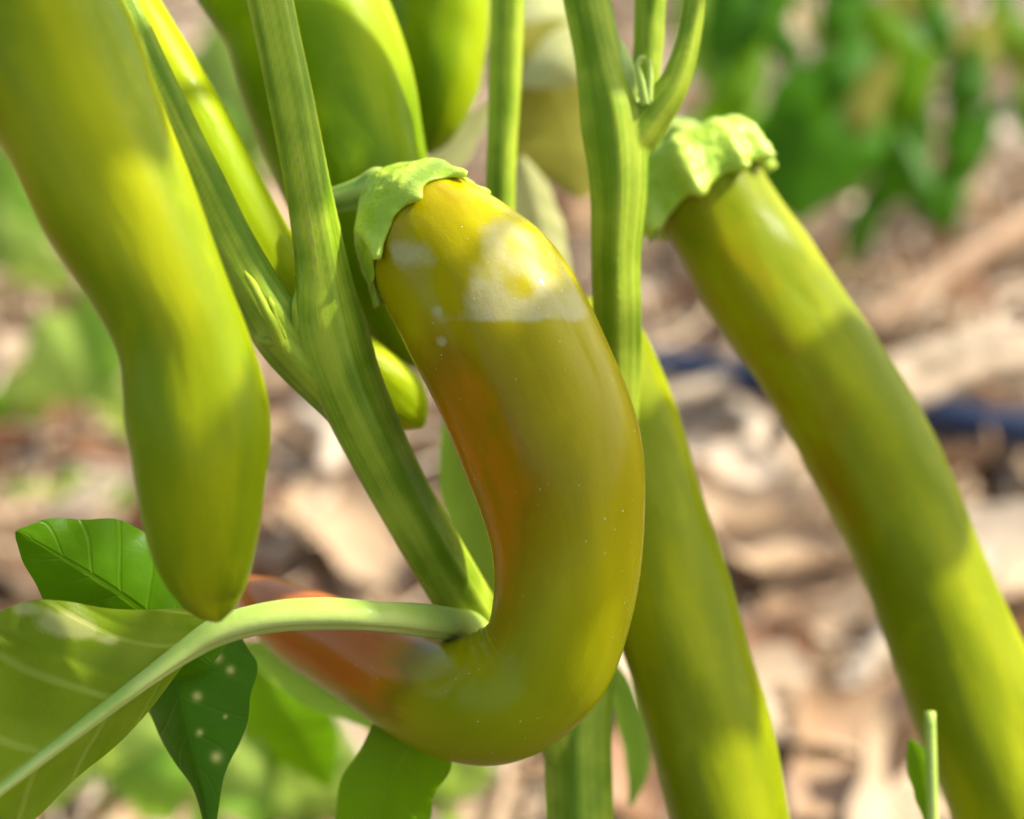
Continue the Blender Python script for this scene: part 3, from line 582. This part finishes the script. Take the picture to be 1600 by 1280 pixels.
for k, (rows, mt, al, ar) in enumerate([
    ([(1350, 60, 84, 12), (1325, 130, 83, 85), (1285, 210, 82, 105), (1255, 285, 82, 74), (1248, 350, 82, 6)], ML_DARK, .2, .1),
    ([(1175, 60, 88, 6), (1160, 120, 87, 30), (1165, 190, 86, 48), (1190, 270, 86, 45), (1195, 320, 86, 4)], ML_MID, .3, .1),
    ([(1360, 0, 95, 12), (1385, 60, 94, 50), (1395, 120, 94, 48), (1390, 175, 94, 26), (1380, 215, 94, 4)], ML_MID, .1, .5),
    ([(1390, 190, 100, 10), (1400, 240, 100, 42), (1430, 280, 100, 40), (1480, 300, 100, 6)], ML_DARK, .5, .3),
    ([(1130, -60, 90, 10), (1140, 10, 90, 50), (1150, 80, 90, 56), (1150, 140, 90, 6)], ML_DARK, .2, .5),
    ([(1220, -90, 90, 10), (1212, -30, 90, 44), (1205, 10, 90, 36), (1200, 60, 90, 4)], ML_DARK, .1, .4),
    ([(1560, -40, 104, 10), (1570, 20, 104, 30), (1600, 70, 104, 40), (1640, 120, 104, 6)], ML_MID, .5, .2),
    ([(1470, -70, 106, 10), (1455, -10, 106, 34), (1440, 40, 106, 30), (1430, 90, 106, 4)], ML_MID, .2, .4),
    ([(1390, 150, 112, 6), (1350, 170, 112, 30), (1330, 220, 112, 40), (1330, 300, 112, 4)], ML_MID, .3, .3),
    ([(1060, -40, 92, 8), (1090, 30, 92, 40), (1110, 100, 92, 36), (1120, 150, 92, 4)], ML_LIGHT, .3, .3)]):
    make_leaf(rows, mt, pl2, al=al, ar=ar, n=30, m=6, seed=30+k)
spots_ = [(1300, -80), (1420, 30), (1470, 60), (1380, 130), (1560, 20), (1240, -60), (1450, 150), (1590, 120), (1340, 40), (1500, -60), (1130, 30), (1400, 200), (1620, 20), (1100, -40), (1300, 130), (1440, 210),
          (1170, -30), (1190, 60), (1360, -40), (1400, 80), (1340, 170), (1270, 200), (1150, 120), (1460, -20), (1410, -60), (1120, 100), (1380, 260), (1210, 150), (1530, 60), (1600, 60), (1570, 150), (1510, 140), (1620, 170), (1490, 230)]
for k, (x0, y0) in enumerate(spots_):
    d0 = 84+random.uniform(-4, 26)
    a = random.uniform(-.8, .8); L_ = random.uniform(110, 180); W_ = random.uniform(26, 46)
    make_leaf([(x0, y0, d0, 4), (x0+L_*.3*math.sin(a), y0+L_*.3, d0-.5, W_*.9), (x0+L_*.65*math.sin(a), y0+L_*.65, d0-1, W_), (x0+L_*math.sin(a), y0+L_, d0, 3)],
              (ML_DARK, ML_DARK, ML_MID, ML_DARK, ML_OLIVE)[k % 5], pl2, al=random.uniform(0, .8), ar=random.uniform(0, .8), n=24, m=5, seed=60+k)
def seedling(px, py, d, leaves, label):
    b = at_ground(px, py); r0 = root('seedling', b, label, 'seedling', 'small green seedlings in the mulch')
    for k, (dx, dy, L, W, mt) in enumerate(leaves):
        tip = at(px+dx, py-120+dy, d); a = at(px, py-90, d)
        t = Tube([(*b, .0012), (*b.lerp(a, .6), .0012), (*a, .001)], 16, 8)
        if k == 0: mesh_obj('stem', t.verts(), t.faces(), M_STEM2, r0, {'streak': np.full(128, .6), 'cork': np.zeros(128)})
        W *= 1.3; make_leaf([(px, py-90, d, 6), (px+dx*.4, py-95+dy*.4, d-.5, W*.85), (px+dx*.9, py-105+dy*.9, d-1, W), (px+dx*1.3, py-120+dy*1.3, d-1, W*.5), (px+dx*1.5, py-125+dy*1.5, d-1, 4)], mt, r0, al=.2, ar=.3, n=24, m=6, seed=k+px)
seedling(150, 720, 88, [(-60, -70, 0, 62, ML_PALE), (40, 10, 0, 48, ML_PALE), (10, -130, 0, 44, ML_LIGHT)], 'round leaved light green seedling in the gap left of the big pepper')
seedling(20, 770, 90, [(10, -50, 0, 40, ML_PALE), (-40, -20, 0, 34, ML_MID)], 'pale bluish green seedling at the edge below the round leaved one')
seedling(110, 900, 84, [(-70, -10, 0, 30, ML_PALE), (70, -5, 0, 34, ML_LIGHT), (0, -30, 0, 26, ML_PALE)], 'low pale green seedling just above the dark leaf')
seedling(330, 300, 120, [(-20, -60, 0, 60, ML_PALE), (40, 10, 0, 66, ML_LIGHT), (10, 60, 0, 44, ML_MID), (60, -90, 0, 50, ML_PALE)], 'light green weed seen between the slanting stem and the broad green pepper')
seedling(5, 460, 110, [(-10, -40, 0, 44, ML_PALE), (30, 30, 0, 40, ML_LIGHT)], 'blurred green weed at the edge under the big pepper')
seedling(430, 1330, 62, [(-60, -20, 0, 60, ML_PALE), (60, -60, 0, 64, ML_PALE), (0, -110, 0, 50, ML_MID), (-90, 60, 0, 60, ML_LIGHT)], 'spreading green weed below the orange tip of the curved pepper')
seedling(690, 1340, 62, [(-40, -30, 0, 40, ML_PALE), (50, -40, 0, 34, ML_PALE), (10, 30, 0, 36, ML_LIGHT)], 'bright green weed at the bottom below the curved pepper')
seedling(160, 1300, 60, [(-60, 0, 0, 80, ML_PALE), (50, -50, 0, 70, ML_PALE), (100, 30, 0, 60, ML_LIGHT)], 'yellowish green weed under the veined leaf')

seedling(390, 330, 116, [(-30, -120, 0, 70, ML_PALE), (30, -60, 0, 70, ML_PALE), (-40, -20, 0, 60, ML_LIGHT), (10, -190, 0, 70, ML_PALE)], 'pale leafy weed behind the upright ridged stem at upper left')
seedling(20, 520, 108, [(-20, -60, 0, 60, ML_PALE), (30, -20, 0, 60, ML_PALE), (0, -130, 0, 54, ML_LIGHT)], 'pale green weed at the edge above the round leaved seedling')
seedling(470, 1420, 64, [(-40, -60, 0, 70, ML_PALE), (50, -90, 0, 60, ML_PALE), (-110, -40, 0, 70, ML_PALE)], 'pale blurred weed at the bottom beside the spotted dark leaf')
b3 = at(1462, 1420, 33); b3.z = 0
wd = root('weed_stalk', b3, 'cut upright green weed stalk with a small leaf beside the long pepper', 'weed')
top = at(1453, 1112, 33)
rows = [*[(*b3.lerp(at(1461, 1400, 33), k/8), .0009) for k in range(8)], *[tuple(p) + (pr(9, 33),) for p in (at(1461, 1400, 33), at(1459.5, 1340, 33), at(1458, 1280, 33), at(1455, 1180, 33), at(1453, 1112, 33))]]
t = Tube(rows, 120, 14); mesh_obj('stem', t.verts(), t.faces(), M_STEM2, wd, {'streak': np.tile(.6+.3*np.cos(t.th*2), t.n), 'cork': np.zeros(t.n*t.m)})
make_leaf([(1456, 1300, 33.2, 6), (1446, 1240, 33.2, 18), (1436, 1190, 33.2, 20), (1424, 1160, 33.2, 6), (1420, 1155, 33.2, 1)], ML_MID, wd, al=.2, ar=.2, n=30, m=6)

# ------------------------------------------------------------------ unseen branch added above the frame, its leaves aimed to shade the fruit
bpts = [(893, -130, 32.3, 30), (930, -400, 31.5, 30), (1080, -800, 30.5, 28), (1400, -1100, 29.5, 26), (1900, -1200, 28.5, 22), (2500, -1100, 28, 16), (3000, -900, 28, 8)]
tb = Tube(pix(bpts), 160, 24, ridge(5, .15, .4))
mesh_obj('branch', tb.verts(), tb.faces(), M_STEM, plant, {'streak': np.tile(.5+.3*np.cos(tb.th*3), tb.n), 'cork': np.zeros(tb.n*tb.m)})
def shade_leaf(rows, t, mat=ML_MID, seed=0):
    t *= 1.5; W = [tuple(at(a, b, d)+SUN*(t*.01)) + (pr(r_, d),) for a, b, d, r_ in rows]
    make_leaf(W, mat, plant, n=36, m=8, seed=seed, wave=.05, cup=.12, world=True, n0=SUN)
    b0 = np.array(W[0][:3]); k = np.argmin(((tb.C-b0)**2).sum(1)); j = tb.C[k]; mid = (b0+j)/2+np.array([0, 0, .008])
    tp = Tube([(*j, .0013), (*mid, .0011), (*b0, .0010)], 24, 10)
    mesh_obj('petiole', tp.verts(), tp.faces(), M_PET, plant, {'streak': np.full(240, .6), 'cork': np.zeros(240)})
SH = [
 ([(815, 512, 29.5, 70), (850, 590, 29.3, 128), (872, 720, 29, 122), (872, 880, 29, 118), (840, 1020, 29, 90), (800, 1120, 29, 4)], 13.5),
 ([(260, 740, 26, 40), (300, 800, 26, 130), (330, 880, 26, 130), (340, 960, 26, 90), (345, 1040, 26, 4)], 15.0),
 ([(-120, -60, 26, 20), (-40, 40, 26, 120), (60, 160, 26, 140), (130, 280, 26, 100), (170, 380, 26, 4)], 11.0),
 ([(1290, 520, 35, 40), (1370, 580, 35, 110), (1430, 690, 35, 150), (1480, 800, 35, 120), (1520, 870, 35, 4)], 12.5),
 ([(300, 1000, 28, 20), (220, 1040, 28, 100), (130, 1120, 28, 130), (40, 1200, 28, 120), (-80, 1290, 28, 4)], 17.0),
 ([(430, -60, 30, 10), (445, 40, 30, 60), (470, 180, 30, 46), (490, 300, 30, 26), (500, 340, 30, 4)], 9.0),
 ([(520, 300, 33, 8), (560, 360, 33, 80), (600, 430, 33, 90), (630, 490, 33, 60), (655, 530, 33, 4)], 10.5),
 ([(1000, 655, 33.5, 60), (1040, 740, 33.5, 115), (1070, 900, 33.5, 120), (1110, 1060, 33.5, 100), (1150, 1200, 33.5, 4)], 12.0),
 ([(560, 990, 31, 8), (640, 1060, 31, 80), (740, 1120, 30, 80), (840, 1160, 30, 40), (900, 1180, 30, 4)], 19.0),
]
for k, (rows, tt_) in enumerate(SH): shade_leaf(rows, tt_, (ML_MID, ML_DARK)[k % 2], 50+k)
